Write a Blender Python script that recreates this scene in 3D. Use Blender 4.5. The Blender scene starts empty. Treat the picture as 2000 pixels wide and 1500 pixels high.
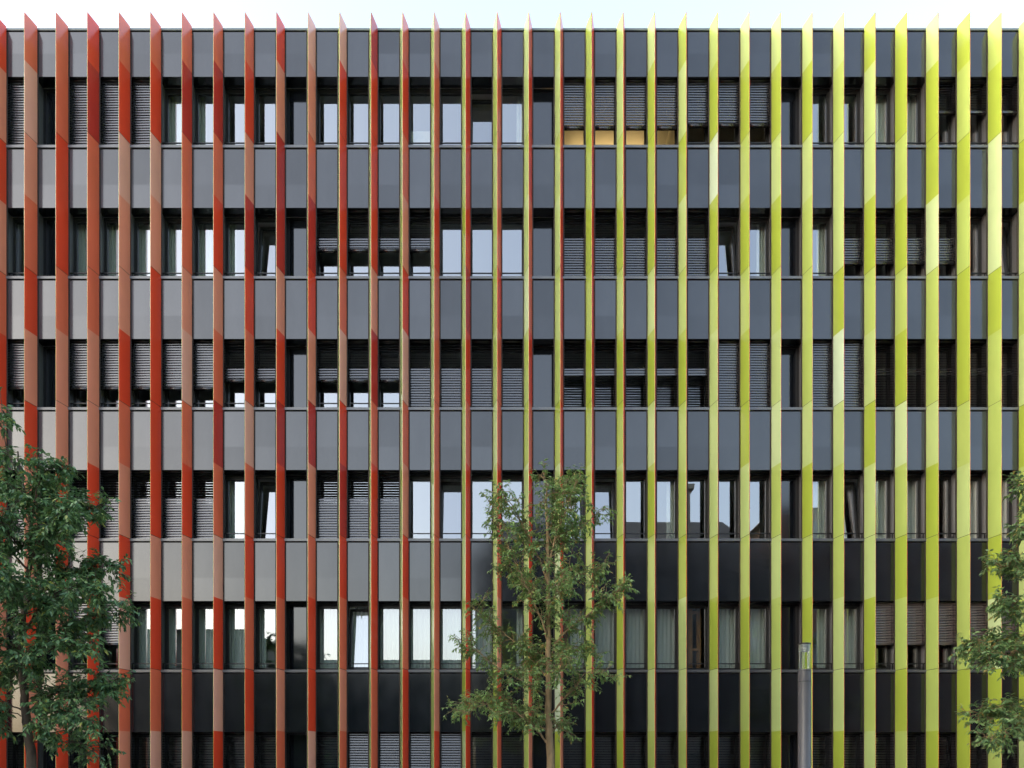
import bpy, math, random
import numpy as np
R = math.radians
S = bpy.context.scene
C = S.collection
random.seed(7)
rng = np.random.default_rng(7)

# ------------------------------------------------------------------ camera
CAMY, CAMZ = -18.5, 1.65
cam_d = bpy.data.cameras.new("camera")
cam = bpy.data.objects.new("camera", cam_d); C.objects.link(cam)
cam.location = (0, CAMY, CAMZ); cam.rotation_euler = (R(90), 0, 0)
cam_d.sensor_width = 36; cam_d.lens = 24.354
cam_d.shift_x = 0.0145; cam_d.shift_y = 0.385
cam_d.clip_start = 0.1; cam_d.clip_end = 3000
S.camera = cam
# ------------------------------------------------------------------ world, sun, exposure
SUN_EL, SUN_AZ = 13.0, -108.0      # azimuth measured from +Y (behind the building), negative = to the left
w = bpy.data.worlds.new("World"); S.world = w; w.use_nodes = True
nt = w.node_tree; bg = nt.nodes["Background"]
sky = nt.nodes.new("ShaderNodeTexSky"); sky.sky_type = 'NISHITA'; sky.sun_disc = False
sky.sun_elevation = R(SUN_EL); sky.sun_rotation = R(SUN_AZ)
sky.air_density = 1.0; sky.dust_density = 8.0; sky.ozone_density = 1.0; sky.altitude = 200
hs = nt.nodes.new("ShaderNodeHueSaturation"); hs.inputs["Saturation"].default_value = .82   # thin high haze
nt.links.new(sky.outputs[0], hs.inputs["Color"]); nt.links.new(hs.outputs[0], bg.inputs[0]); bg.inputs[1].default_value = 0.12
sl = bpy.data.lights.new("sun", 'SUN'); sl.energy = 2.0; sl.angle = R(0.6); sl.color = (1, .93, .82)
sun = bpy.data.objects.new("sun", sl); C.objects.link(sun)
from mathutils import Vector
sd = Vector((math.sin(R(SUN_AZ))*math.cos(R(SUN_EL)), math.cos(R(SUN_AZ))*math.cos(R(SUN_EL)), math.sin(R(SUN_EL))))
sun.rotation_euler = sd.to_track_quat('Z', 'Y').to_euler()
sun.location = (0, 0, 60)
vs = S.view_settings; vs.view_transform = 'Standard'; vs.look = 'None'; vs.exposure = 3.3; vs.gamma = 1
cy = S.cycles
cy.max_bounces = 8; cy.diffuse_bounces = 3; cy.glossy_bounces = 4; cy.transparent_max_bounces = 16
cy.caustics_reflective = False; cy.caustics_refractive = False; cy.sample_clamp_indirect = 6
try: cy.use_denoising = True
except Exception: pass

# ------------------------------------------------------------------ materials
def s2l(c):
    return tuple((v/255/12.92) if v/255 <= .04045 else ((v/255+.055)/1.055)**2.4 for v in c)
def mat(name, col, rough=.5, metal=0, ior=1.5, spec=.5, noise=0.0, nscale=3.0, rnoise=0.0, coat=0, bump=0, stretch=(1,1,1)):
    m = bpy.data.materials.new(name); m.use_nodes = True
    t = m.node_tree; b = t.nodes["Principled BSDF"]
    b.inputs["Base Color"].default_value = (*col, 1); b.inputs["Roughness"].default_value = rough
    b.inputs["Metallic"].default_value = metal; b.inputs["IOR"].default_value = ior
    b.inputs["Specular IOR Level"].default_value = spec
    if coat: b.inputs["Coat Weight"].default_value = coat; b.inputs["Coat Roughness"].default_value = .08
    if noise or rnoise or bump:
        tc = t.nodes.new("ShaderNodeTexCoord"); mp = t.nodes.new("ShaderNodeMapping")
        mp.inputs["Scale"].default_value = stretch
        n = t.nodes.new("ShaderNodeTexNoise"); n.inputs["Scale"].default_value = nscale
        n.inputs["Detail"].default_value = 5; n.inputs["Roughness"].default_value = .6
        t.links.new(tc.outputs["Object"], mp.inputs[0]); t.links.new(mp.outputs[0], n.inputs[0])
        if noise:
            r = t.nodes.new("ShaderNodeMapRange"); r.inputs[1].default_value = .3; r.inputs[2].default_value = .7
            r.inputs[3].default_value = 1-noise; r.inputs[4].default_value = 1+noise
            mx = t.nodes.new("ShaderNodeVectorMath"); mx.operation = 'SCALE'; mx.inputs[0].default_value = col
            t.links.new(n.outputs[0], r.inputs[0]); t.links.new(r.outputs[0], mx.inputs["Scale"])
            t.links.new(mx.outputs[0], b.inputs["Base Color"])
        if rnoise:
            r2 = t.nodes.new("ShaderNodeMapRange"); r2.inputs[1].default_value = .3; r2.inputs[2].default_value = .7
            r2.inputs[3].default_value = max(.01, rough-rnoise); r2.inputs[4].default_value = rough+rnoise
            t.links.new(n.outputs[0], r2.inputs[0]); t.links.new(r2.outputs[0], b.inputs["Roughness"])
        if bump:
            bp = t.nodes.new("ShaderNodeBump"); bp.inputs["Strength"].default_value = bump; bp.inputs["Distance"].default_value = .01
            t.links.new(n.outputs[0], bp.inputs["Height"]); t.links.new(bp.outputs[0], b.inputs["Normal"])
    return m

RED = {1: (.56, .045, .030), 2: (.82, .070, .028), 3: (.82, .155, .076), 4: (.84, .275, .165), 5: (.85, .385, .270)}
YEL = {1: (.305, .412, .055), 2: (.350, .470, .120), 3: (.388, .515, .190), 4: (.445, .580, .290), 5: (.475, .610, .420)}
M = {}
for k_, c_ in RED.items(): M['r%d' % k_] = mat('fin_red_%d' % k_, c_, .19, ior=1.5, noise=.06, nscale=2.5, rnoise=.04, stretch=(1, 1, .3))
for k_, c_ in YEL.items(): M['y%d' % k_] = mat('fin_yellow_%d' % k_, c_, .19, ior=1.5, noise=.06, nscale=2.5, rnoise=.04, stretch=(1, 1, .3))
M['joint'] = mat('joint_dark', (.03, .02, .015), .8)
M['panel'] = mat('spandrel_panel', (.0085, .0100, .0125), .125, ior=1.76, noise=.35, nscale=2.2, rnoise=.025, stretch=(1, 1, .6))
M['enamel'] = mat('enamel_glass', (.010, .012, .015), .09, ior=1.78)
M['frame'] = mat('window_frame', (.030, .031, .029), .35, noise=.1)
M['jamb'] = mat('mullion_metal', (.075, .078, .08), .32, ior=1.8, noise=.08)
M['mullion'] = mat('mullion_cladding', (.16, .165, .17), .35, ior=1.7, noise=.06)
M['coping'] = mat('coping_metal', (.10, .125, .115), .4, ior=1.6, noise=.1)
M['black'] = mat('recess_black', (.008, .008, .008), .7)
M['slat'] = mat('blind_slat', (.030, .030, .031), .22, ior=1.95, noise=.08, nscale=6)
M['slatw'] = mat('blind_slat_brown', (.120, .095, .082), .30, ior=1.8, noise=.08, nscale=6)
M['rail'] = mat('rail_black', (.012, .012, .012), .4)
M['room'] = mat('room_wall', (.66, .66, .62), .8)
M['roomd'] = mat('room_ceiling', (.60, .60, .58), .8)
M['paper'] = mat('pale_board', (.72, .68, .60), .8, noise=.05, nscale=9)
M['curtain'] = mat('curtain_cloth', (.80, .82, .76), .85)
M['wood'] = mat('orange_wood', (.42, .19, .06), .5, noise=.2, nscale=4, stretch=(6, 6, .6))
M['chrome'] = mat('polished_steel', (.86, .86, .86), .22, metal=1)
M['louvre'] = mat('white_louvre', (.80, .80, .79), .3)
M['lampgrey'] = mat('lamp_grey_paint', (.085, .088, .092), .42, ior=1.5, noise=.05, nscale=5)
M['lampdark'] = mat('lamp_dark_cap', (.03, .03, .032), .4)
M['paving'] = mat('paving', (.32, .31, .29), .85, noise=.25, nscale=1.5)
M['asphalt'] = mat('asphalt', (.05, .05, .052), .9, noise=.25, nscale=4)
M['kerb'] = mat('kerb_stone', (.28, .27, .26), .85, noise=.15)
M['roof'] = mat('flat_roof', (.12, .12, .12), .9)

def cassette(m):
    t = m.node_tree; b = t.nodes["Principled BSDF"]; tc = t.nodes.new("ShaderNodeTexCoord"); sp = t.nodes.new("ShaderNodeSeparateXYZ")
    dv = t.nodes.new("ShaderNodeMath"); dv.operation = 'DIVIDE'; dv.inputs[1].default_value = .8255
    fl = t.nodes.new("ShaderNodeMath"); fl.operation = 'FLOOR'; zz = t.nodes.new("ShaderNodeMath"); zz.operation = 'DIVIDE'; zz.inputs[1].default_value = 3.5
    z2 = t.nodes.new("ShaderNodeMath"); z2.operation = 'FLOOR'; cb = t.nodes.new("ShaderNodeCombineXYZ"); wn = t.nodes.new("ShaderNodeTexWhiteNoise")
    n = t.nodes.new("ShaderNodeTexNoise"); n.inputs["Scale"].default_value = 1.1; n.inputs["Detail"].default_value = 7; n.inputs["Roughness"].default_value = .65
    ad = t.nodes.new("ShaderNodeMath"); ad.operation = 'ADD'; r = t.nodes.new("ShaderNodeMapRange")
    r.inputs[1].default_value = .3; r.inputs[2].default_value = 1.7; r.inputs[3].default_value = .40; r.inputs[4].default_value = .60
    L = t.links.new; L(tc.outputs["Object"], sp.inputs[0]); L(sp.outputs[0], dv.inputs[0]); L(dv.outputs[0], fl.inputs[0]); L(sp.outputs[2], zz.inputs[0]); L(zz.outputs[0], z2.inputs[0])
    L(fl.outputs[0], cb.inputs[0]); L(z2.outputs[0], cb.inputs[1]); L(cb.outputs[0], wn.inputs[0]); mp = t.nodes.new("ShaderNodeMapping"); mp.inputs["Scale"].default_value = (1.6, 1, .35); L(tc.outputs["Object"], mp.inputs[0]); L(mp.outputs[0], n.inputs[0])
    L(wn.outputs[0], ad.inputs[0]); L(n.outputs[0], ad.inputs[1]); L(ad.outputs[0], r.inputs[0]); L(r.outputs[0], b.inputs["Specular IOR Level"])
cassette(M['panel'])
def glass(name, fac, tint, rough=.004):
    m = bpy.data.materials.new(name); m.use_nodes = True; t = m.node_tree; t.nodes.clear()
    o = t.nodes.new("ShaderNodeOutputMaterial"); mx = t.nodes.new("ShaderNodeMixShader")
    tr = t.nodes.new("ShaderNodeBsdfTransparent"); tr.inputs[0].default_value = (*tint, 1)
    gl = t.nodes.new("ShaderNodeBsdfGlossy"); gl.inputs["Roughness"].default_value = rough
    gl.inputs["Color"].default_value = (.97, .985, 1, 1)
    fr = t.nodes.new("ShaderNodeFresnel"); fr.inputs[0].default_value = fac
    gb = t.nodes.new("ShaderNodeNewGeometry"); iv = t.nodes.new("ShaderNodeMath"); iv.operation = 'SUBTRACT'; iv.inputs[0].default_value = 1
    ml = t.nodes.new("ShaderNodeMath"); ml.operation = 'MULTIPLY'          # thin pane: only the entry face mirrors
    t.links.new(gb.outputs["Backfacing"], iv.inputs[1]); t.links.new(fr.outputs[0], ml.inputs[0]); t.links.new(iv.outputs[0], ml.inputs[1])
    t.links.new(ml.outputs[0], mx.inputs[0]); t.links.new(tr.outputs[0], mx.inputs[1]); t.links.new(gl.outputs[0], mx.inputs[2])
    t.links.new(mx.outputs[0], o.inputs[0])
    # very slight pane waviness
    tc = t.nodes.new("ShaderNodeTexCoord"); n = t.nodes.new("ShaderNodeTexNoise"); n.inputs["Scale"].default_value = 1.3; n.inputs["Detail"].default_value = 0
    bp = t.nodes.new("ShaderNodeBump"); bp.inputs["Strength"].default_value = .02; bp.inputs["Distance"].default_value = .05
    t.links.new(tc.outputs["Object"], n.inputs[0]); t.links.new(n.outputs[0], bp.inputs["Height"]); t.links.new(bp.outputs[0], gl.inputs["Normal"])
    return m
M['glass'] = glass('window_glass', 3.4, (.95, .985, .955))
M['lampglass'] = glass('lamp_glass', 1.45, (.90, .93, .91))

def leaf_mat(name, c1, c2, c3):
    m = bpy.data.materials.new(name); m.use_nodes = True; t = m.node_tree
    b = t.nodes["Principled BSDF"]; out = t.nodes["Material Output"]
    g = t.nodes.new("ShaderNodeNewGeometry"); cr = t.nodes.new("ShaderNodeValToRGB")
    e = cr.color_ramp.elements; e[0].position = 0; e[0].color = (*c1, 1); e[1].position = .93; e[1].color = (*c2, 1)
    x = e.new(1.0); x.color = (*c3, 1)
    t.links.new(g.outputs["Random Per Island"], cr.inputs[0]); t.links.new(cr.outputs[0], b.inputs["Base Color"])
    b.inputs["Roughness"].default_value = .38; b.inputs["Specular IOR Level"].default_value = .5
    tl = t.nodes.new("ShaderNodeBsdfTranslucent"); mx = t.nodes.new("ShaderNodeMixShader"); mx.inputs[0].default_value = .28
    t.links.new(cr.outputs[0], tl.inputs[0]); t.links.new(b.outputs[0], mx.inputs[1]); t.links.new(tl.outputs[0], mx.inputs[2])
    t.links.new(mx.outputs[0], out.inputs[0])
    return m
M['leaf_dark'] = leaf_mat('leaf_dark', (.070, .160, .072), (.190, .330, .115), (.42, .44, .10))
M['leaf_mid'] = leaf_mat('leaf_mid', (.120, .220, .070), (.260, .400, .110), (.50, .34, .08))
M['leaf_right'] = leaf_mat('leaf_right', (.090, .180, .070), (.210, .340, .110), (.46, .30, .07))
M['bark'] = mat('bark', (.25, .175, .088), .9, noise=.4, nscale=14, bump=.6, stretch=(1, 1, .25))
M['bark_dark'] = mat('bark_dark', (.080, .058, .038), .9, noise=.4, nscale=14, bump=.6, stretch=(1, 1, .25))

# ------------------------------------------------------------------ mesh helpers
class MB:
    def __init__(s): s.v = []; s.f = []; s.m = []
    def quad(s, a, b, c, d, mi=0):
        n = len(s.v); s.v += [a, b, c, d]; s.f.append((n, n+1, n+2, n+3)); s.m.append(mi)
    def box(s, x0, x1, y0, y1, z0, z1, mi=0):
        n = len(s.v)
        s.v += [(x0,y0,z0),(x1,y0,z0),(x1,y1,z0),(x0,y1,z0),(x0,y0,z1),(x1,y0,z1),(x1,y1,z1),(x0,y1,z1)]
        for q in ((0,3,2,1),(4,5,6,7),(0,1,5,4),(1,2,6,5),(2,3,7,6),(3,0,4,7)):
            s.f.append(tuple(n+i for i in q)); s.m.append(mi)
    def prism(s, pts, z0, z1, mi=0, cap=True):
        n = len(s.v); k = len(pts)
        s.v += [(x, y, z0) for x, y in pts] + [(x, y, z1) for x, y in pts]
        for i in range(k):
            j = (i+1) % k
            s.f.append((n+i, n+j, n+k+j, n+k+i)); s.m.append(mi[i] if isinstance(mi, (list, tuple)) else mi)
        if cap:
            s.f.append(tuple(n+i for i in range(k))[::-1]); s.m.append(mi[0] if isinstance(mi, (list, tuple)) else mi)
            s.f.append(tuple(n+k+i for i in range(k))); s.m.append(mi[0] if isinstance(mi, (list, tuple)) else mi)
    def lathe(s, prof, n=32, cx=0, cy=0, mi=0):
        b = len(s.v)
        for r, z in prof:
            for i in range(n):
                a = 2*math.pi*i/n; s.v.append((cx+r*math.cos(a), cy+r*math.sin(a), z))
        for k in range(len(prof)-1):
            for i in range(n):
                j = (i+1) % n
                s.f.append((b+k*n+i, b+k*n+j, b+(k+1)*n+j, b+(k+1)*n+i)); s.m.append(mi)
    def tube(s, pts, rad, n=8, mi=0):
        b = len(s.v); P = [Vector(p) for p in pts]
        for i, p in enumerate(P):
            d = (P[min(i+1, len(P)-1)]-P[max(i-1, 0)]).normalized()
            u = d.orthogonal().normalized() if abs(d.z) < .9 else d.cross(Vector((0, 1, 0))).normalized()
            if abs(d.z) < .9: u = d.cross(Vector((0, 0, 1))).normalized()
            q = d.cross(u)
            for j in range(n):
                a = 2*math.pi*j/n
                s.v.append(tuple(p + (u*math.cos(a)+q*math.sin(a))*rad[i]))
        for i in range(len(P)-1):
            for j in range(n):
                k = (j+1) % n
                s.f.append((b+i*n+j, b+i*n+k, b+(i+1)*n+k, b+(i+1)*n+j)); s.m.append(mi)
    def data(s, name, mats, smooth=False):
        me = bpy.data.meshes.new(name); me.from_pydata(s.v, [], s.f)
        for m in mats: me.materials.append(m)
        if len(mats) > 1: me.polygons.foreach_set('material_index', s.m)
        if smooth: me.polygons.foreach_set('use_smooth', [True]*len(s.f))
        me.update(); return me
    def obj(s, name, mats, parent=None, loc=(0, 0, 0), smooth=False):
        if not isinstance(mats, (list, tuple)): mats = [mats]
        return put(name, s.data(name, mats, smooth), parent, loc)
def put(name, me, parent=None, loc=(0, 0, 0)):
    o = bpy.data.objects.new(name, me); C.objects.link(o); o.location = loc
    if parent: o.parent = parent
    return o
def tag(o, label=None, cat=None, group=None, kind=None):
    for k, v in (('label', label), ('category', cat), ('group', group), ('kind', kind)):
        if v: o[k] = v
    return o
def empty(name, loc=(0, 0, 0)):
    o = bpy.data.objects.new(name, None); C.objects.link(o); o.location = loc; o.empty_display_size = .3; return o

# ------------------------------------------------------------------ ground
g = MB(); g.box(-400, 400, -420, 400, -.6, -.16); tag(g.obj('ground', M['asphalt']), kind='structure')
g = MB(); g.box(-60, 60, -21.5, 12, -.156, 0); tag(g.obj('pavement', M['paving']), kind='structure')
g = MB(); g.box(-60, 60, -29.0, -21.8, -.156, -.14); tag(g.obj('road', M['asphalt']), kind='structure')
g = MB(); g.box(-60, 60, -21.79, -21.51, -.156, .0); tag(g.obj('kerb', M['kerb']), kind='structure')

# ------------------------------------------------------------------ the office building
P = 0.8255                       # bay width
K0, K1 = -4, 35                  # first and last fin
FX = lambda k: (k-15)*P
XL, XR = FX(K0)-.35, FX(K1)+.35
BL, BR = -40.0, 30.0
HEAD = lambda i: 20.384-3.5*i    # underside of the spandrel above window row i
SILL = lambda i: 18.551-3.5*i
PTOP = lambda i: 18.440-3.5*i    # top of the spandrel below window row i
B = empty('office_building', (0, 0, 0))
tag(B, 'dark grey six storey office building behind red and lime vertical fins', 'office building')

# spandrel bands
m = MB(); m.box(BL, BR, 0, .30, HEAD(0), 21.573); m.obj('spandrel_panel', M['panel'], B)
for i in range(5):
    m = MB(); m.box(BL, BR, 0, .30, HEAD(i+1), PTOP(i)); m.obj('spandrel_panel', M['panel'], B)
m = MB(); m.box(BL, BR, 0, .30, .02, PTOP(5)); m.obj('spandrel_panel', M['panel'], B)
m = MB()
m.box(BL, BR, .02, .34, 21.575, 21.612, 1); m.box(BL, BR, -.012, .40, 21.614, 21.672, 0)
m.obj('parapet_coping', [M['coping'], M['black']], B)
for i in range(6):
    m = MB(); m.box(BL, BR, -.022, .46, SILL(i)-.072, SILL(i)-.004, 0); m.box(BL, BR, .03, .28, PTOP(i)+.001, SILL(i)-.074, 1)
    m.obj('window_sill', [M['jamb'], M['black']], B)
# body : back, ends, roof, floors, room walls
m = MB(); m.box(BL, BR, 9.6, 10, 0, 21.6); m.box(BL, BL+.3, .31, 9.59, 0, 21.6); m.box(BR-.3, BR, .31, 9.59, 0, 21.6)
m.box(BL+.31, BR-.31, .31, 9.59, 21.2, 21.55)
m.obj('wall', M['panel'], B)
m = MB()
for i in range(6):
    m.box(BL+.31, BR-.31, .32, 6.5, SILL(i)-.95, SILL(i)-.70)
    m.box(BL+.31, BR-.31, .345, .46, SILL(i)-.69, SILL(i)-.075)
    m.box(BL+.31, BR-.31, .345, 6.4, HEAD(i)+.05, HEAD(i)+.25)
m.obj('floor_slab', M['roomd'], B)
m = MB(); m.box(BL+.31, BR-.31, 6.51, 6.7, .1, 21.1)
for j in (-8, 0, 8, 16, 20.6, 24, 32):
    x = FX(j)+P/2
    for i in range(6): m.box(x-.06, x+.06, .47, 6.5, SILL(i)-.02, HEAD(i)+.04)
m.obj('interior_wall', M['room'], B)
# plain glazing of the wings on either side of the finned part
m = MB()
for i in range(6):
    for a, b in ((BL+.31, XL), (XR, BR-.31)): m.box(a, b, .27, .31, SILL(i)-.003, HEAD(i)-.001)
m.obj('wing_glazing', M['enamel'], B)

# mullions behind the fins (guide rails as grooves)
MW = .095
def mullion_data():
    m = MB(); H0, H1 = -1.833+.0, -.002
    m.box(-MW/2, MW/2, .012, .342, H0, H1)
    for s in (-1, 1):
        m.box(s*(MW/2+.002)-.004, s*(MW/2+.002)+.004, .085, .091, H0, H1, 1)
        m.box(s*(MW/2+.002)-.004, s*(MW/2+.002)+.004, .140, .146, H0, H1, 1)
    return m
md = mullion_data().data('mullion', [M['jamb'], M['black']])
mm = MB()
for i in range(6):
    for k in range(K0, K1+1):
        x, z = FX(k), HEAD(i)
        for src in (mullion_data(),):
            n = len(mm.v); mm.v += [(a+x, b_, c_+z) for a, b_, c_ in src.v]
            mm.f += [tuple(q+n for q in f) for f in src.f]; mm.m += src.m
o = mm.obj('mullion', [M['mullion'], M['black']], B); tag(o, kind='stuff')

OW = P-MW                        # opening width
OH = 1.833                       # opening height
def frame_mb(tilt=False):
    m = MB(); a = OW/2-.001; fw = .034; y0, y1 = .320, .395
    zt, zb = -.003, -OH+.001
    m.box(-a, -a+fw, y0, y1, zb, zt); m.box(a-fw, a, y0, y1, zb, zt)
    m.box(-a+fw, a-fw, y0, y1, zt-.075, zt); m.box(-a+fw, a-fw, y0, y1, zb, zb+.05)
    # sash
    YA, YB = .342, .410
    b = a-fw-.005; t0, t1 = zt-.081, zb+.056; sw = .064 if tilt else .036
    th = R(6.5) if tilt else 0
    def place(x0, x1, ya, yb, z0, z1):
        n = len(m.v); m.box(x0, x1, ya, yb, z0, z1)
        if th:
            for q in range(n, len(m.v)):
                x, y, z = m.v[q]; dz = z-t1; m.v[q] = (x, .362+(y-.362)*math.cos(th)+dz*math.sin(th), t1+dz*math.cos(th)-(y-.362)*math.sin(th))
    place(-b, -b+sw, YA, YB, t1, t0); place(b-sw, b, YA, YB, t1, t0)
    place(-b+sw, b-sw, YA, YB, t0-sw, t0); place(-b+sw, b-sw, YA, YB, t1, t1+sw)
    return m
def pane_mb(tilt=False):
    m = MB(); a = OW/2-(.100 if tilt else .072); zt, zb = -.118, -OH+.094
    m.box(-a, a, .374, .388, zb, zt)
    if tilt:
        th = R(6.5); t1 = -OH+.057
        for q in range(len(m.v)):
            x, y, z = m.v[q]; dz = z-t1; m.v[q] = (x, .362+(y-.362)*math.cos(th)+dz*math.sin(th), t1+dz*math.cos(th)-(y-.362)*math.sin(th))
    return m
def rail_mb():
    m = MB(); a = OW/2-.002
    m.box(-a, a, .118, .142, -OH+.165, -OH+.19)
    for s in (-1, 1): m.box(s*(a-.05)-.011, s*(a-.05)+.011, .121, .139, -OH-.001, -OH+.164)
    return m
FRAME = {t: frame_mb(t).data('window', [M['frame']]) for t in (False, True)}
PANE = {t: pane_mb(t).data('pane', [M['glass']]) for t in (False, True)}
RAIL = rail_mb().data('guard_rail', [M['rail']])
fixed = MB(); fixed.box(-.285, .285, .352, .39, -OH, -.055)
for s_ in (-1, 1): fixed.box(min(s_*.286, s_*(OW/2-.001)), max(s_*.286, s_*(OW/2-.001)), .33, .39, -OH, -.003, 1)
fixed.box(-.285, .285, .33, .39, -.054, -.003, 1)
FIXED = fixed.data('glass_panel', [M['enamel'], M['rail']])

# what each bay shows : (kind, blind bottom fraction, split fraction, mode)
BAY = {}
for i in range(6):
    for j in range(K0, K1): BAY[i, j] = ('fixed',) if j % 8 == 0 else ('clear', 0, 0, '')
def setb(i, js, c, s=0, mode='closed', kind='clear'):
    for j in js: BAY[i, j] = (kind, c, s, mode)
def setk(i, js, kind):
    for j in js: BAY[i, j] = (kind, 0, 0, '')
rg = lambda a, b: [j for j in range(a, b+1) if j % 8]
setb(0, rg(-4, 3), 1.0); setk(0, [14], 'tilt'); setb(0, rg(17, 20), .72); setb(0, rg(21, 23), .68); setb(0, rg(29, 34), .48, .40, 'half')
setk(1, [7, 22, 31], 'tilt'); setb(1, rg(9, 12), .60, .38, 'half'); setb(1, rg(17, 21), 1.0, .39, 'half'); setb(1, rg(26, 29), .80, .38, 'half')
setb(2, rg(-4, 5), .70); setb(2, rg(6, 7), .625, .36, 'mid'); setb(2, rg(9, 11), .625, .36, 'mid'); setb(2, rg(12, 15), 1.0, .36, 'half')
setb(2, rg(17, 21), 1.0, .38, 'three'); setb(2, rg(22, 26), 1.0); setb(2, rg(27, 31), 1.0, .38, 'loose'); setb(2, rg(33, 34), 1.0)
setb(3, rg(-4, 5), 1.0, .36, 'half'); setk(3, [7, 13, 17, 18, 26], 'tilt'); setb(3, rg(9, 11), 1.0, .37, 'half')
setb(4, rg(-4, 2), .64); setk(4, [10], 'tilt'); setb(4, rg(27, 30), .65, 0, 'brown'); setb(4, rg(31, 34), .75, 0, 'brown')
setb(5, rg(-4, 3), 1.0, 0, 'open'); setb(5, rg(4, 9), 1.0, 0, 'mid'); setb(5, rg(10, 13), 1.0); setb(5, rg(14, 23), 1.0, 0, 'open'); setb(5, rg(25, 34), 1.0, 0, 'mid')

def blind_data(c, s, mode, row):
    op = (47, 37, 29, 22, 13, 7)[row]; m = MB(); pitch = .0685; sw = .078; n = int((OH*c-.05)/pitch); a = OW/2-.012; yc = .125
    r = random.Random(hash((round(c*100), round(s*100), len(mode))))
    for q in range(n):
        z = -.045-q*pitch; f = (q+.5)/(OH/pitch)
        if mode == 'closed' or mode == 'brown': th = 74 if mode == 'closed' else 56
        elif mode == 'half': th = (op if row < 3 else op-42) if f < s else 72
        elif mode == 'mid': th = op+9 if f < s or s == 0 else 68
        elif mode == 'three': th = 74 if s <= f < s+.11 else (op if f < s else op-15)
        elif mode == 'loose': th = op if f < s-.02 else (op+20 if f < s+.10 else op+7)
        else: th = op+2
        th = R(th + r.uniform(-1.5, 1.5)); tw = r.uniform(-.004, .004)
        b = len(m.v)
        for x, zz in ((-a, tw), (0, -abs(tw)*.5), (a, -tw)):
            for t_ in (-.5, -.3, -.1, .1, .3, .5):
                u = t_*sw; crown = .0085*(1-4*t_*t_)
                # t_=-.5 is the street edge, lower when closed
                m.v.append((x, yc+u*math.cos(th)-crown*math.sin(th), z+u*math.sin(th)+crown*math.cos(th)+zz))
        for xx in range(2):
            for tt in range(5):
                m.f.append((b+xx*6+tt, b+xx*6+tt+1, b+(xx+1)*6+tt+1, b+(xx+1)*6+tt)); m.m.append(0)
    zb = -.045-n*pitch
    for x in (-a+.09, a-.09): m.box(x-.0025, x+.0025, yc-.045, yc-.041, zb, -.004, 1)
    m.box(-a, a, yc-.05, yc+.05, -.030, -.003, 1)
    m.box(-a, a, yc-.038, yc+.038, zb-.012, zb+.018, 0)
    if c < .95:   # gathered slats above the bottom rail
        for q in range(4): m.box(-a, a, yc-.036, yc+.036, zb+.022+q*.006, zb+.025+q*.006, 0)
    return m.data('blind', [M['slatw'] if mode == 'brown' else M['slat'], M['rail']], smooth=True)
BL_D = {}
jobs_w, jobs_b = [], []
for (i, j), d in BAY.items():
    x = FX(j)+P/2; z = HEAD(i); vis = -1 <= j <= 31
    if d[0] == 'fixed':
        o = put('glass_panel', FIXED, B, (x, 0, z)); continue
    jobs_w.append(((1-min(d[1], 1))*(1 if vis else 0)+(.02 if i < 5 and vis else 0), i, j, d[0] == 'tilt'))
    if d[1] > 0: jobs_b.append((d[1]*(1 if vis else 0)*(.6 if i == 5 else 1), i, j, d))
jobs_w.sort(key=lambda q: -q[0]); jobs_b.sort(key=lambda q: -q[0])
fr_, pn_ = MB(), MB()
for n_, (_, i, j, t) in enumerate(jobs_w):
    x = FX(j)+P/2; z = HEAD(i)
    if n_ < 100:
        o = put('window', FRAME[t], B, (x, 0, z)); put('pane', PANE[t], o)
        put('guard_rail', RAIL, o)
        if t: o['label'] = 'dark framed window tilted open inwards'
    else:
        for src, dst in ((frame_mb(t), fr_), (pane_mb(t), pn_)):
            n = len(dst.v); dst.v += [(a+x, b_, c_+z) for a, b_, c_ in src.v]
            dst.f += [tuple(q+n for q in f) for f in src.f]; dst.m += src.m
o = tag(fr_.obj('window', M['frame'], B), kind='stuff'); tag(pn_.obj('pane', M['glass'], o), kind='stuff')
rest = MB()
for n_, (_, i, j, d) in enumerate(jobs_b):
    x = FX(j)+P/2; z = HEAD(i); key = d[1:]
    vkey = key+(i, (i*7+j) % 4)
    if vkey not in BL_D: BL_D[vkey] = blind_data(*key, i)
    if n_ < 100: put('blind', BL_D[vkey], B, (x, 0, z))
    else:
        me = BL_D[vkey]; n = len(rest.v)
        rest.v += [(v.co.x+x, v.co.y, v.co.z+z) for v in me.vertices]
        rest.f += [tuple(q+n for q in p.vertices) for p in me.polygons]; rest.m += [p.material_index for p in me.polygons]
tag(rest.obj('blind', [M['slat'], M['rail']], B), kind='stuff')

m = MB(); m.tube([(-5.08+.02*math.sin(t*.9), -.03+.01*math.cos(t), 21.60-.045*math.sin(t)*.9-.012*t) for t in [q*.5 for q in range(14)]], [.006]*14, 6)
m.obj('cable_loop', M['rail'], B, smooth=True)
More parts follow.
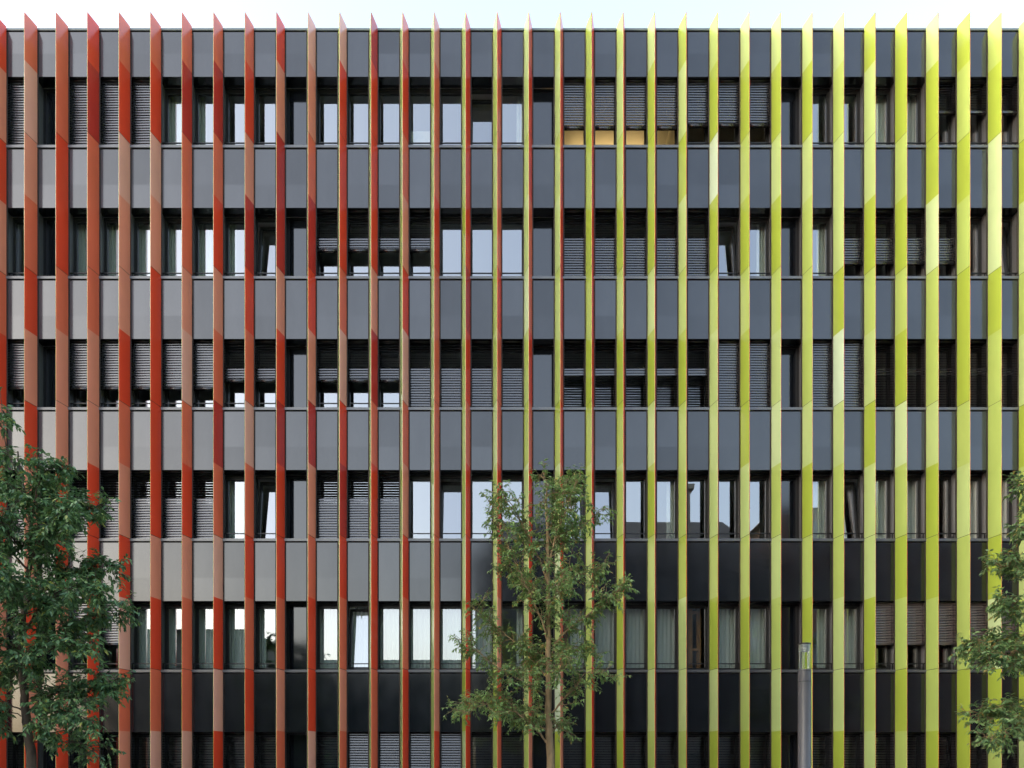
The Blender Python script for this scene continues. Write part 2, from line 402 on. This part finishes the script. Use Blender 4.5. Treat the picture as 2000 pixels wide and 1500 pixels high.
# curtains behind some of the windows (parts of the building's fit-out)
def curtain_data(x0, x1, seed):
    r = random.Random(seed); m = MB(); n = 60; zt, zb = .03, -OH+.0
    xs = [x0+(x1-x0)*q/n for q in range(n+1)]; f = r.uniform(55, 75); ph = r.uniform(0, 6)
    ys = [.56+.022*math.sin(f*x+ph)+.012*math.sin(f*.43*x+1+ph) for x in xs]
    for q in range(n):
        m.quad((xs[q], ys[q], zb), (xs[q+1], ys[q+1], zb), (xs[q+1], ys[q+1]+.0, zt), (xs[q], ys[q], zt))
    return m.data('curtain', [M['curtain']], smooth=True)
CV = [curtain_data(-.40, .40, 1), curtain_data(-.40, .10, 2), curtain_data(-.05, .40, 3), curtain_data(-.40, .40, 4), curtain_data(.12, .40, 5), curtain_data(-.40, -.16, 6)]
def curt(i, j, v): put('curtain', CV[v], B, (FX(j)+P/2, 0, HEAD(i)))
for j, v in ((9, 3), (10, 0), (11, 3), (12, 0), (13, 3), (14, 0), (15, 4), (17, 2), (18, 0), (19, 3), (20, 0), (22, 3), (23, 0), (25, 4), (26, 2)): curt(4, j, v)
for j, v in ((3, 1), (4, 5), (5, 1), (6, 1), (7, 5)): curt(4, j, v)
for j, v in ((1, 5), (2, 1), (3, 1), (4, 5), (5, 1), (6, 5), (23, 4), (25, 4)): curt(1, j, v)
for j, v in ((6, 5), (20, 4), (25, 2), (27, 4), (28, 0), (29, 1), (30, 3), (31, 3)): curt(3, j, v)
for j, v in ((4, 1), (5, 5), (15, 4), (27, 4), (28, 0)): curt(0, j, v)

# fins ------------------------------------------------------------------
RC = {-1:'242432422422'.replace('2','2'), 0:'354324244242', 1:'332234422442', 2:'213334422222', 3:'325442342534', 4:'325422224235', 5:'313345324335', 6:'313243135252',
      7:'324123532323', 8:'241142122343', 9:'543124143225', 10:'522235212343', 11:'122241322233', 12:'323425342322', 13:'433233333342', 14:'222212322222',
      15:'233323323433', 16:'322332322234', 17:'322223232344', 18:'232222323322', 19:'322332232332', 20:'323223323323', 21:'232332322332', 22:'323322332233'}
YC = {10:'233332333323', 11:'222333223332', 12:'323223322332', 13:'222323232322', 14:'222122223213', 15:'222212322212', 16:'332342132332', 17:'232322134351', 18:'111111122221',
      19:'232121121121', 20:'311131312232', 21:'131321221332', 22:'215123332131', 23:'312121132121', 24:'313123423231', 25:'313222312122', 26:'323315322331',
      27:'133123133123', 28:'112121421212', 29:'311422311221', 30:'121211232211', 31:'214412221412', 32:'221323123213'}
Js = [18.58-3.513*q for q in range(6)]            # open joints (apex heights)
Ms = [20.46-3.513*q for q in range(6)]            # colour changes
FTOP, FBOT = 21.712, .12
FD, FW, FA, FY = .3456, .110, .009, -.012         # depth, half base, half nose, gap to the wall
lv = [FTOP]
for q in range(6): lv += [Ms[q], Js[q]]
lv[-1] = FBOT
def fin(k):
    r = random.Random(k+50)
    rc = RC.get(k) or ''.join(r.choice('22334') for _ in range(12))
    yc = YC.get(k) or ''.join(r.choice('1122233') for _ in range(12))
    m = MB()
    a, b, c, d, e = (-FW, FY), (-FA, FY-FD), (0, FY-FD-.002), (FA, FY-FD), (FW, FY)
    for q in range(12):
        z1, z0 = lv[q], lv[q+1]
        if q % 2 == 0 and q > 0: z1 -= .006
        if q % 2 == 1 and q < 11: z0 += .006
        ym, rm = 5+int(yc[q])-1, int(rc[q])-1
        n = len(m.v)
        for z in (z0, z1): m.v += [(p[0], p[1], z) for p in (a, b, c, d, e)]
        for u, mi in ((0, ym), (1, ym), (2, rm), (3, rm), (4, 10)):
            v = (u+1) % 5
            m.f.append((n+u, n+v, n+5+v, n+5+u)); m.m.append(mi)
        if q == 0: m.f.append((n+5, n+6, n+7, n+8, n+9)); m.m.append(ym)
        if q == 11: m.f.append((n+4, n+3, n+2, n+1, n)); m.m.append(10)
    m.prism([(-FW+.012, FY-.002), (0, FY-FD+.03), (FW-.012, FY-.002)], FBOT+.02, FTOP-.03, 10)
    m.prism([(-.142, -.0015), (-.142, -.009), (.142, -.009), (.142, -.0015)], FBOT+.02, 21.56, 10)
    # brackets to the wall
    for i in range(6):
        z = PTOP(i)-.35; m.box(-.04, .04, FY-.003, .004, z-.08, z, 10)
        z = HEAD(i)+.25; m.box(-.04, .04, FY-.003, .004, z-.08, z, 10)
    return m
fm = [M['r%d' % q] for q in range(1, 6)]+[M['y%d' % q] for q in range(1, 6)]+[M['joint']]
for k in range(K0, K1+1):
    fin(k).obj('fin', fm, B, (FX(k), 0, 0))

# warm ceiling lamps in the lit room of the top storey
em = bpy.data.materials.new('warm_lamp'); em.use_nodes = True
e_ = em.node_tree.nodes["Principled BSDF"]; e_.inputs["Emission Color"].default_value = (1, .62, .25, 1); e_.inputs["Emission Strength"].default_value = .55
for j in (17.5, 18.5, 19.5):
    m = MB(); m.box(-.30, .30, 2.0, 2.6, 0, .05); m.obj('ceiling_lamp', em, B, (FX(j)+P/2, 0, HEAD(0)-.45))
# things inside
m = MB(); m.box(-.33, .31, .47, .482, -OH+.01, -1.02); o = m.obj('notice_board', M['paper'], None, (FX(12)+P/2, 0, HEAD(0)))
tag(o, 'pale board leaning inside a top storey window near the middle of the facade', 'board')
m = MB(); m.box(-.10, .02, .60, .68, -OH-.6, .02); m.box(.17, .29, .72, .80, -OH-.6, .02); m.box(.02, .17, .62, .66, -.20, -.12); m.box(.0, .2, .64, .70, -1.2, -1.15)
tag(m.obj('timber_uprights', M['wood'], None, (FX(21)+P/2, 0, HEAD(4))), 'orange wooden uprights standing inside a lower window between lime fins', 'wooden frame')
m = MB(); m.box(-.38, -.12, .70, .76, -OH-.6, .0); m.box(-.36, -.14, .69, .699, -OH-.5, -.1)
tag(m.obj('wooden_door_leaf', M['wood'], None, (FX(17)+P/2, 0, HEAD(4))), 'amber wooden door leaf inside a window behind the slender middle tree', 'door leaf')

# ------------------------------------------------------------------ street lamp
LX, LY = 5.50, -6.1
L = tag(empty('street_lamp', (LX, LY, 0)), 'grey cylindrical lamp column with glass head in front of lime fins', 'street lamp')
rc_ = .110
m = MB(); m.lathe([(.0, 0), (.17, 0), (.17, .02), (rc_, .03), (rc_, 3.37)], 40); m.obj('column', M['lampgrey'], L, smooth=True)
m = MB(); m.lathe([(rc_-.004, 3.372), (rc_-.004, 3.380)], 40); m.obj('seam', M['black'], L)
m = MB(); m.lathe([(rc_, 3.382), (rc_, 3.555), (rc_+.001, 3.56), (rc_+.001, 3.592), (.0, 3.594)], 40); m.obj('collar', M['lampgrey'], L, smooth=False)
m = MB(); m.lathe([(rc_-.002, 3.561), (rc_+.003, 3.5615), (rc_+.003, 3.5665), (rc_-.002, 3.567)], 40); m.obj('seam', M['black'], L)
m = MB(); m.lathe([(rc_-.008, 3.597), (rc_-.008, 4.045)], 40); m.lathe([(rc_-.013, 4.045), (rc_-.013, 3.597)], 40); m.obj('glass_cylinder', M['lampglass'], L, smooth=True)
for q in range(5):
    an = R(25+72*q); m = MB(); m.tube([(math.cos(an)*.078, math.sin(an)*.078, 3.597), (math.cos(an)*.078, math.sin(an)*.078, 3.93)], [.007]*2, 10); m.obj('rod', M['chrome'], L, smooth=True)
for q in range(5):
    z = 3.925+q*.026; m = MB(); m.lathe([(.055, z+.012), (rc_-.016, z), (rc_-.016, z+.004), (.055, z+.016)], 40); m.obj('louvre_ring', M['louvre'], L, smooth=False)
m = MB(); m.lathe([(.0, 3.9), (.045, 3.91), (.045, 4.04)], 24); m.obj('reflector', M['chrome'], L, smooth=True)
m = MB(); m.lathe([(rc_-.003, 4.046), (rc_-.003, 4.062), (.06, 4.072), (0, 4.074)], 40); m.obj('cap', M['lampdark'], L)

# ------------------------------------------------------------------ trees
def cr_curve(pts, n=6):
    P_ = [np.array(p, float) for p in pts]; out = []
    for i in range(len(P_)-1):
        p0, p1, p2, p3 = P_[max(i-1, 0)], P_[i], P_[i+1], P_[min(i+2, len(P_)-1)]
        for t in np.linspace(0, 1, n, endpoint=False):
            out.append(.5*((2*p1)+(-p0+p2)*t+(2*p0-5*p1+4*p2-p3)*t*t+(-p0+3*p1-3*p2+p3)*t**3))
    out.append(P_[-1]); return out
class Tree:
    def __init__(s, seed): s.w = MB(); s.leaves = []; s.r = np.random.default_rng(seed)
    def limb(s, pts, r0, r1, n=6):
        c = cr_curve(pts, n); k = len(c)
        jit = s.r.normal(0, .006, (k, 3)); jit[0] = 0
        c = [p+j for p, j in zip(c, jit)]
        s.w.tube([tuple(p) for p in c], [r0+(r1-r0)*i/(k-1) for i in range(k)], 7 if r0 > .02 else 5)
        return c
    def leaf(s, p, d, L, W):
        s.leaves.append((p, d, L, W))
    def spray(s, p, d, length, nl, L, droop):
        # a twig with leaves on alternating sides
        r = s.r; q = np.array(p); d = d/np.linalg.norm(d); pts = [q.copy()]
        for i in range(5):
            d = d+r.normal(0, .16, 3)+np.array([0, 0, -droop*.18]); d /= np.linalg.norm(d)
            q = q+d*length/5; pts.append(q.copy())
        s.w.tube([tuple(x) for x in pts], [.0045-.0006*i for i in range(6)], 4)
        for i in range(nl):
            t = .15+.85*(i+r.random())/nl*.999; k = min(int(t*5), 4); pp = pts[k]+(pts[k+1]-pts[k])*(t*5-k)
            dd = pts[k+1]-pts[k]; dd /= np.linalg.norm(dd)
            side = np.cross(dd, [0, 0, 1.0]); side /= (np.linalg.norm(side)+1e-6)
            v = dd*.55+side*(1 if i % 2 else -1)*.8+r.normal(0, .35, 3)+np.array([0, 0, -droop])
            v /= np.linalg.norm(v)
            s.leaf(pp, v, L*r.uniform(.65, 1.2), L*r.uniform(.30, .42))
    def dress(s, c, start, n_sec, sec_len, n_spray, spray_len, nl, L, droop, flat=1.0, up=.15):
        # secondary branches along a limb, each with sprays
        r = s.r; k = len(c)
        for i in range(n_sec):
            t = start+(1-start)*((i+r.random())/n_sec); u = min(int(t*(k-1)), k-2)
            p = c[u]; d = c[u+1]-c[u]; d = d/np.linalg.norm(d)
            v = d*.7+r.normal(0, .75, 3)*np.array([1, flat, .8])+np.array([0, 0, up]); v /= np.linalg.norm(v)
            ln = sec_len*r.uniform(.5, 1.15)*(1.1-.45*t)
            e = p+v*ln*.5; e2 = p+v*ln+np.array([0, 0, -.05*ln])+r.normal(0, .05, 3)
            cc = s.limb([p, e, e2], .009, .004, 4)
            for q in range(n_spray):
                tt = .2+.8*(q+r.random())/n_spray; uu = min(int(tt*(len(cc)-1)), len(cc)-2)
                vv = v*.6+r.normal(0, .8, 3)+np.array([0, 0, -.1])
                s.spray(cc[uu], vv, spray_len*r.uniform(.6, 1.2), nl, L, droop)
        s.spray(c[-1], c[-1]-c[-2], spray_len, nl, L, droop)
    def build(s, name, loc, bark, leafm, label, group=None):
        root = tag(empty(name, loc), label, 'tree', group)
        s.w.obj('trunk', bark, root, smooth=True)
        n = len(s.leaves); r = s.r
        p = np.array([l[0] for l in s.leaves]); d = np.array([l[1] for l in s.leaves]); L = np.array([l[2] for l in s.leaves])[:, None]; W = np.array([l[3] for l in s.leaves])[:, None]
        up = np.tile([0, 0, 1.0], (n, 1))+r.normal(0, .45, (n, 3))
        sd_ = np.cross(d, up); sd_ /= np.linalg.norm(sd_, axis=1)[:, None]+1e-9
        nn = np.cross(sd_, d)
        # folded leaf : base, two shoulders, two mid, tip, with midrib points lower
        cols = [p, p+d*L*.35+sd_*W*.5+nn*L*.05, p+d*L*.38, p+d*L*.35-sd_*W*.5+nn*L*.05,
                p+d*L*.72+sd_*W*.33+nn*L*.0, p+d*L*.73-nn*L*.05, p+d*L*.72-sd_*W*.33+nn*L*.0, p+d*L-nn*L*.12]
        V = np.stack(cols, 1).reshape(-1, 3)
        base = (np.arange(n)*8)[:, None]
        tris = np.concatenate([base+np.array([[0, 2, 1]]), base+np.array([[0, 3, 2]]), base+np.array([[5, 7, 4]]), base+np.array([[5, 6, 7]])])
        quads = np.concatenate([base+np.array([[1, 2, 5, 4]]), base+np.array([[2, 3, 6, 5]])])
        me = bpy.data.meshes.new('crown')
        me.from_pydata(V.tolist(), [], tris.tolist()+quads.tolist()); me.materials.append(leafm)
        me.polygons.foreach_set('use_smooth', [True]*len(me.polygons)); me.update()
        put('crown', me, root)
        return root
def px(cx, dist):   # builds tree-local points from sightings of the limbs: (x, z) measured at the trunk's distance
    s_ = 1353/dist
    return lambda x, y, dy=0.0: ((x-cx)/s_, dy, CAMZ+(1520-y)/s_)

# slender middle tree
T = Tree(3); q = px(1072, 13.5)
T.limb([q(1077, 1700), q(1075, 1500), q(1072, 1400), q(1072, 1300), q(1071, 1200, .03), q(1070, 1100, .0), q(1069, 1020, -.03)], .088, .030)
lead = T.limb([q(1069, 1020, -.03), q(1066, 985), q(1068, 950, .05), q(1060, 918, .02)], .034, .008)
T.dress(lead, .1, 9, .40, 4, .26, 7, .088, .35)
MID = [  # limb points, start radius, secondaries
 ([q(1066, 1450), q(1048, 1425, -.1), q(1028, 1408, -.2), q(1000, 1392, -.3), q(960, 1378, -.35), q(905, 1398, -.4)], .022, 9),
 ([q(1066, 1425), q(1040, 1408, .1), q(1000, 1390, .2), q(950, 1368, .3), q(895, 1370, .25)], .017, 8),
 ([q(1066, 1358), q(1035, 1342, -.1), q(1000, 1322, -.2), q(955, 1295, -.3), q(910, 1255, -.3)], .020, 9),
 ([q(1068, 1322), q(1050, 1300, .1), q(1020, 1262, .2), q(975, 1222, .3), q(925, 1180, .3)], .020, 10),
 ([q(1069, 1250), q(1058, 1215, -.1), q(1034, 1165, -.2), q(1005, 1105, -.25), q(982, 1055, -.25), q(968, 1000, -.2)], .024, 11),
 ([q(1069, 1135), q(1050, 1080, .1), q(1030, 1040, .15), q(1005, 985, .25), q(975, 945, .2)], .022, 9),
 ([q(1069, 1180), q(1045, 1150, .2), q(1010, 1120, .4), q(985, 1090, .5)], .014, 6),
 ([q(1079, 1392), q(1098, 1368, -.1), q(1125, 1342, -.2), q(1142, 1318, -.25), q(1185, 1325, -.3)], .020, 5),
 ([q(1079, 1262), q(1108, 1232, -.1), q(1145, 1207, -.2), q(1185, 1180, -.25), q(1212, 1150, -.3)], .022, 9),
 ([q(1080, 1302), q(1100, 1290, .15), q(1125, 1258, .25), q(1160, 1270, .35)], .013, 5),
 ([q(1073, 1155), q(1100, 1130, .05), q(1145, 1115, .15), q(1200, 1092, .25)], .018, 7),
 ([q(1071, 1110), q(1086, 1045, -.1), q(1105, 1000, -.15), q(1122, 950, -.15)], .022, 9),
 ([q(1071, 1080), q(1095, 1055, .15), q(1130, 1030, .25), q(1175, 985, .3)], .017, 8),
 ([q(1070, 1050), q(1082, 1000, .2), q(1090, 960, .3), q(1108, 925, .3)], .014, 6),
 ([q(1070, 1220), q(1075, 1190, -.3), q(1085, 1160, -.6), q(1095, 1140, -.8)], .014, 5),
 ([q(1076, 1330), q(1090, 1310, -.3), q(1100, 1290, -.6)], .012, 4),
 ([q(1078, 1430), q(1090, 1420, .2), q(1110, 1410, .4)], .010, 3),
 ([q(1068, 1300), q(1050, 1280, .4), q(1030, 1260, .7)], .012, 4),
]
for pts, r0, ns in MID:
    c = T.limb(pts, r0, .005); T.dress(c, .16, int(ns*2.9), .50, 6, .25, 10, .080, .40)
T.build('slender_tree', ((1072-971)*13.5/1353, -5.0, 0), M['bark'], M['leaf_mid'], 'slender open tree with visible straight trunk in front of the middle of the facade', 'street trees before the facade')

# dense left tree
T = Tree(5); q = px(55, 11.5)
T.limb([q(68, 1715), q(62, 1500), q(55, 1430), q(48, 1370), q(42, 1300), q(42, 1240), q(48, 1150, .05), q(58, 1060, .05), q(56, 1000), q(44, 940), q(30, 880, .05)], .085, .012)
LEFT = [
 ([q(60, 1450), q(100, 1448, .1), q(150, 1452, .2), q(178, 1468, .2)], .013, 3),
 ([q(55, 1415), q(100, 1398, -.2), q(150, 1392, -.3), q(196, 1410, -.3)], .016, 7),
 ([q(50, 1380), q(95, 1355, .1), q(150, 1345, .2), q(208, 1350, .2)], .016, 7),
 ([q(50, 1390), q(15, 1370, -.2), q(-20, 1365, -.3), q(-60, 1380, -.3)], .014, 6),
 ([q(62, 1450), q(90, 1430, -.1), q(130, 1400, -.2), q(185, 1370, -.2)], .016, 3),
 ([q(50, 1390), q(85, 1365, .2), q(140, 1330, .3), q(205, 1325, .3)], .020, 8),
 ([q(46, 1340), q(80, 1310, -.3), q(140, 1280, -.5), q(215, 1265, -.5)], .020, 9),
 ([q(44, 1280), q(90, 1240, .2), q(150, 1210, .3), q(222, 1190, .3)], .022, 12),
 ([q(44, 1240), q(90, 1200, -.2), q(150, 1165, -.4), q(225, 1165, -.4)], .022, 12),
 ([q(48, 1180), q(90, 1130, .2), q(140, 1095, .4), q(195, 1090, .4)], .022, 12),
 ([q(50, 1140), q(95, 1080, -.3), q(140, 1040, -.5), q(180, 1030, -.6)], .020, 12),
 ([q(56, 1090), q(95, 1030, .1), q(130, 990, .2), q(175, 985, .2)], .018, 10),
 ([q(58, 1040), q(85, 980, -.2), q(110, 940, -.3), q(130, 930, -.3)], .016, 8),
 ([q(56, 1000), q(68, 960, .2), q(80, 935, .3)], .012, 4),
 ([q(44, 940), q(30, 890, -.2), q(24, 845, -.2), q(18, 785, -.2)], .009, 2),
 ([q(46, 1340), q(10, 1310, .3), q(-50, 1290, .4), q(-120, 1290, .4)], .018, 7),
 ([q(44, 1270), q(0, 1240, -.3), q(-60, 1210, -.4), q(-140, 1200, -.4)], .022, 11),
 ([q(46, 1190), q(0, 1150, .3), q(-60, 1110, .5), q(-130, 1090, .5)], .022, 11),
 ([q(52, 1110), q(10, 1060, -.2), q(-40, 1010, -.4), q(-90, 990, -.4)], .020, 10),
 ([q(56, 1020), q(20, 970, .2), q(-20, 930, .3), q(-60, 920, .3)], .016, 7),
 ([q(40, 920), q(15, 890, .1), q(-15, 880, .2)], .009, 2),
 ([q(46, 1220), q(60, 1190, -.5), q(80, 1170, -.9), q(100, 1150, -1.2)], .016, 9),
 ([q(46, 1200), q(50, 1170, .5), q(60, 1140, .9), q(70, 1120, 1.2)], .016, 8),
 ([q(54, 1090), q(50, 1050, -.5), q(45, 1020, -.9)], .014, 8),
 ([q(44, 1300), q(30, 1270, -.5), q(10, 1240, -.9)], .014, 7),
 ([q(52, 1400), q(20, 1390, -.1), q(-10, 1390, -.2), q(10, 1400, -.25)], .010, 3),
]
for pts, r0, ns in LEFT:
    c = T.limb(pts, r0, .005); T.dress(c, .18, int(ns*1.85), .38, 7, .27, 10, .108, .50)
T.build('leafy_tree', ((55-971)*11.5/1353, -7.0, 0), M['bark_dark'], M['leaf_dark'], 'dense dark green tree with leaning trunk before the red fins', 'street trees before the facade')

# right tree, trunk out of frame
T = Tree(9); q = px(2125, 12.5)
T.limb([q(2128, 1705), q(2125, 1500), q(2122, 1380), q(2125, 1250), q(2120, 1120), q(2118, 1000), q(2122, 920)], .085, .014)
RIGHT = [
 ([q(2124, 1470), q(2060, 1440, -.1), q(1990, 1415, -.2), q(1915, 1445, -.2)], .018, 11),
 ([q(2123, 1430), q(2060, 1400, .1), q(1990, 1375, .2), q(1930, 1395, .3)], .018, 9),
 ([q(2122, 1380), q(2050, 1320, -.1), q(1970, 1285, -.2), q(1900, 1285, -.2)], .020, 11),
 ([q(2122, 1330), q(2050, 1270, .2), q(1975, 1245, .3), q(1915, 1255, .3)], .020, 10),
 ([q(2124, 1270), q(2060, 1220, -.1), q(2000, 1195, -.2), q(1945, 1190, -.2)], .018, 10),
 ([q(2122, 1180), q(2060, 1120, .1), q(2010, 1100, .1), q(1960, 1105, .1)], .016, 8),
 ([q(2120, 1110), q(2070, 1050, -.1), q(2030, 1025, -.1), q(1995, 1040, -.1)], .014, 6),
 ([q(2120, 1040), q(2070, 990, .1), q(2030, 960, .1), q(2003, 950, .1)], .014, 5),
 ([q(2122, 1340), q(2190, 1280, .1), q(2260, 1250, .2), q(2330, 1240, .2)], .020, 9),
 ([q(2122, 1220), q(2190, 1150, -.1), q(2250, 1110, -.2), q(2310, 1100, -.2)], .020, 9),
 ([q(2120, 1090), q(2170, 1020, .1), q(2210, 980, .1)], .016, 7),
]
for pts, r0, ns in RIGHT:
    c = T.limb(pts, r0, .005); T.dress(c, .26, int(ns*2.3), .40, 7, .25, 10, .100, .40)
T.build('leafy_tree', ((2125-971)*12.5/1353, -6.0, 0), M['bark'], M['leaf_right'], 'mid green tree reaching in from the side over the lime fins, trunk hidden', 'street trees before the facade')

# ------------------------------------------------------------------ the street opposite, seen mirrored in the glass
def house(name, label, x0, x1, h, wallm, winm, y0=-32, depth=12, nx=6, nz=4, pitched=0, roofm=None, chim=None, base=.9, win=(.55, .6)):
    o = tag(empty(name, ((x0+x1)/2, y0, 0)), label, 'building')
    a = (x1-x0)/2
    m = MB(); m.box(-a, a, -depth, 0, -.15, h); m.obj('wall', wallm, o)
    cw, ch = 2*a/nx, (h-base)/nz
    m = MB()
    for i in range(nx):
        for k in range(nz):
            cx_, cz = -a+cw*(i+.5), base+ch*(k+.5)
            m.box(cx_-cw*win[0]/2, cx_+cw*win[0]/2, -.1, .03, cz-ch*win[1]/2, cz+ch*win[1]/2)
    tag(m.obj('window', winm, o), kind='stuff')
    if pitched:
        m = MB(); e = .5; y1 = -depth
        pr = [(-a-e, e, h), (a+e, e, h), (a+e, y1-e, h), (-a-e, y1-e, h), (-a+2, y1/2, h+pitched), (a-2, y1/2, h+pitched)]
        n = len(m.v); m.v += pr
        m.f += [(n, n+1, n+5, n+4), (n+2, n+3, n+4, n+5), (n+1, n+2, n+5), (n+3, n, n+4), (n+3, n+2, n+1, n)]; m.m += [0]*5
        m.obj('roof', roofm, o)
    for cx_, ctop in (chim or []):
        m = MB(); m.box(cx_-.35, cx_+.35, -3.4, -2.7, h, ctop); m.box(cx_-.6, cx_+.6, -3.6, -2.5, ctop+.001, ctop+.35); m.obj('chimney', M['stucco'], o)
    return o
M['stucco'] = mat('cream_stucco', (.22, .20, .16), .85, noise=.1)
M['greenglass'] = mat('green_glazing', (.035, .075, .07), .12, ior=1.6, noise=.2)
M['greycon'] = mat('grey_render', (.05, .05, .048), .85, noise=.15)
M['winglass'] = mat('far_window_glass', (.03, .035, .04), .05, ior=1.6)
M['brick'] = mat('brick_wall', (.12, .065, .045), .85, noise=.2, nscale=5)
M['slate'] = mat('slate_roof', (.07, .068, .064), .8, noise=.2, nscale=3)
house('glass_pavilion', 'low green glazed office pavilion mirrored in the lower windows', -16.5, -2.0, 10.4, M['greenglass'], M['greycon'], nx=14, nz=3, win=(.12, .94))
house('stone_townhouse', 'taller pale townhouse mirrored at the far end of the lower windows', -30, -18.6, 12.6, M['stucco'], M['winglass'], nx=5, nz=4, pitched=.9, roofm=M['slate'])
house('tenement_house', 'grey tenement with slate roof and cream chimney mirrored in upper windows', -1.6, 20.6, 17.2, M['greycon'], M['winglass'], nx=9, nz=5, pitched=5.6, roofm=M['slate'], chim=[(5.2, 24.2)])
house('brick_house', 'orange brick house mirrored in the windows beside the lamp column', 20.9, 46, 21.5, M['brick'], M['winglass'], nx=6, nz=5, pitched=2.5, roofm=M['slate'])
# tall block added out of view to keep the low sun off this facade
house('sun_blocker', 'tall grey block out of view, added to shade the facade from the low sun', -82, -48, 42, M['greycon'], M['winglass'], y0=8, depth=52, nx=10, nz=12)
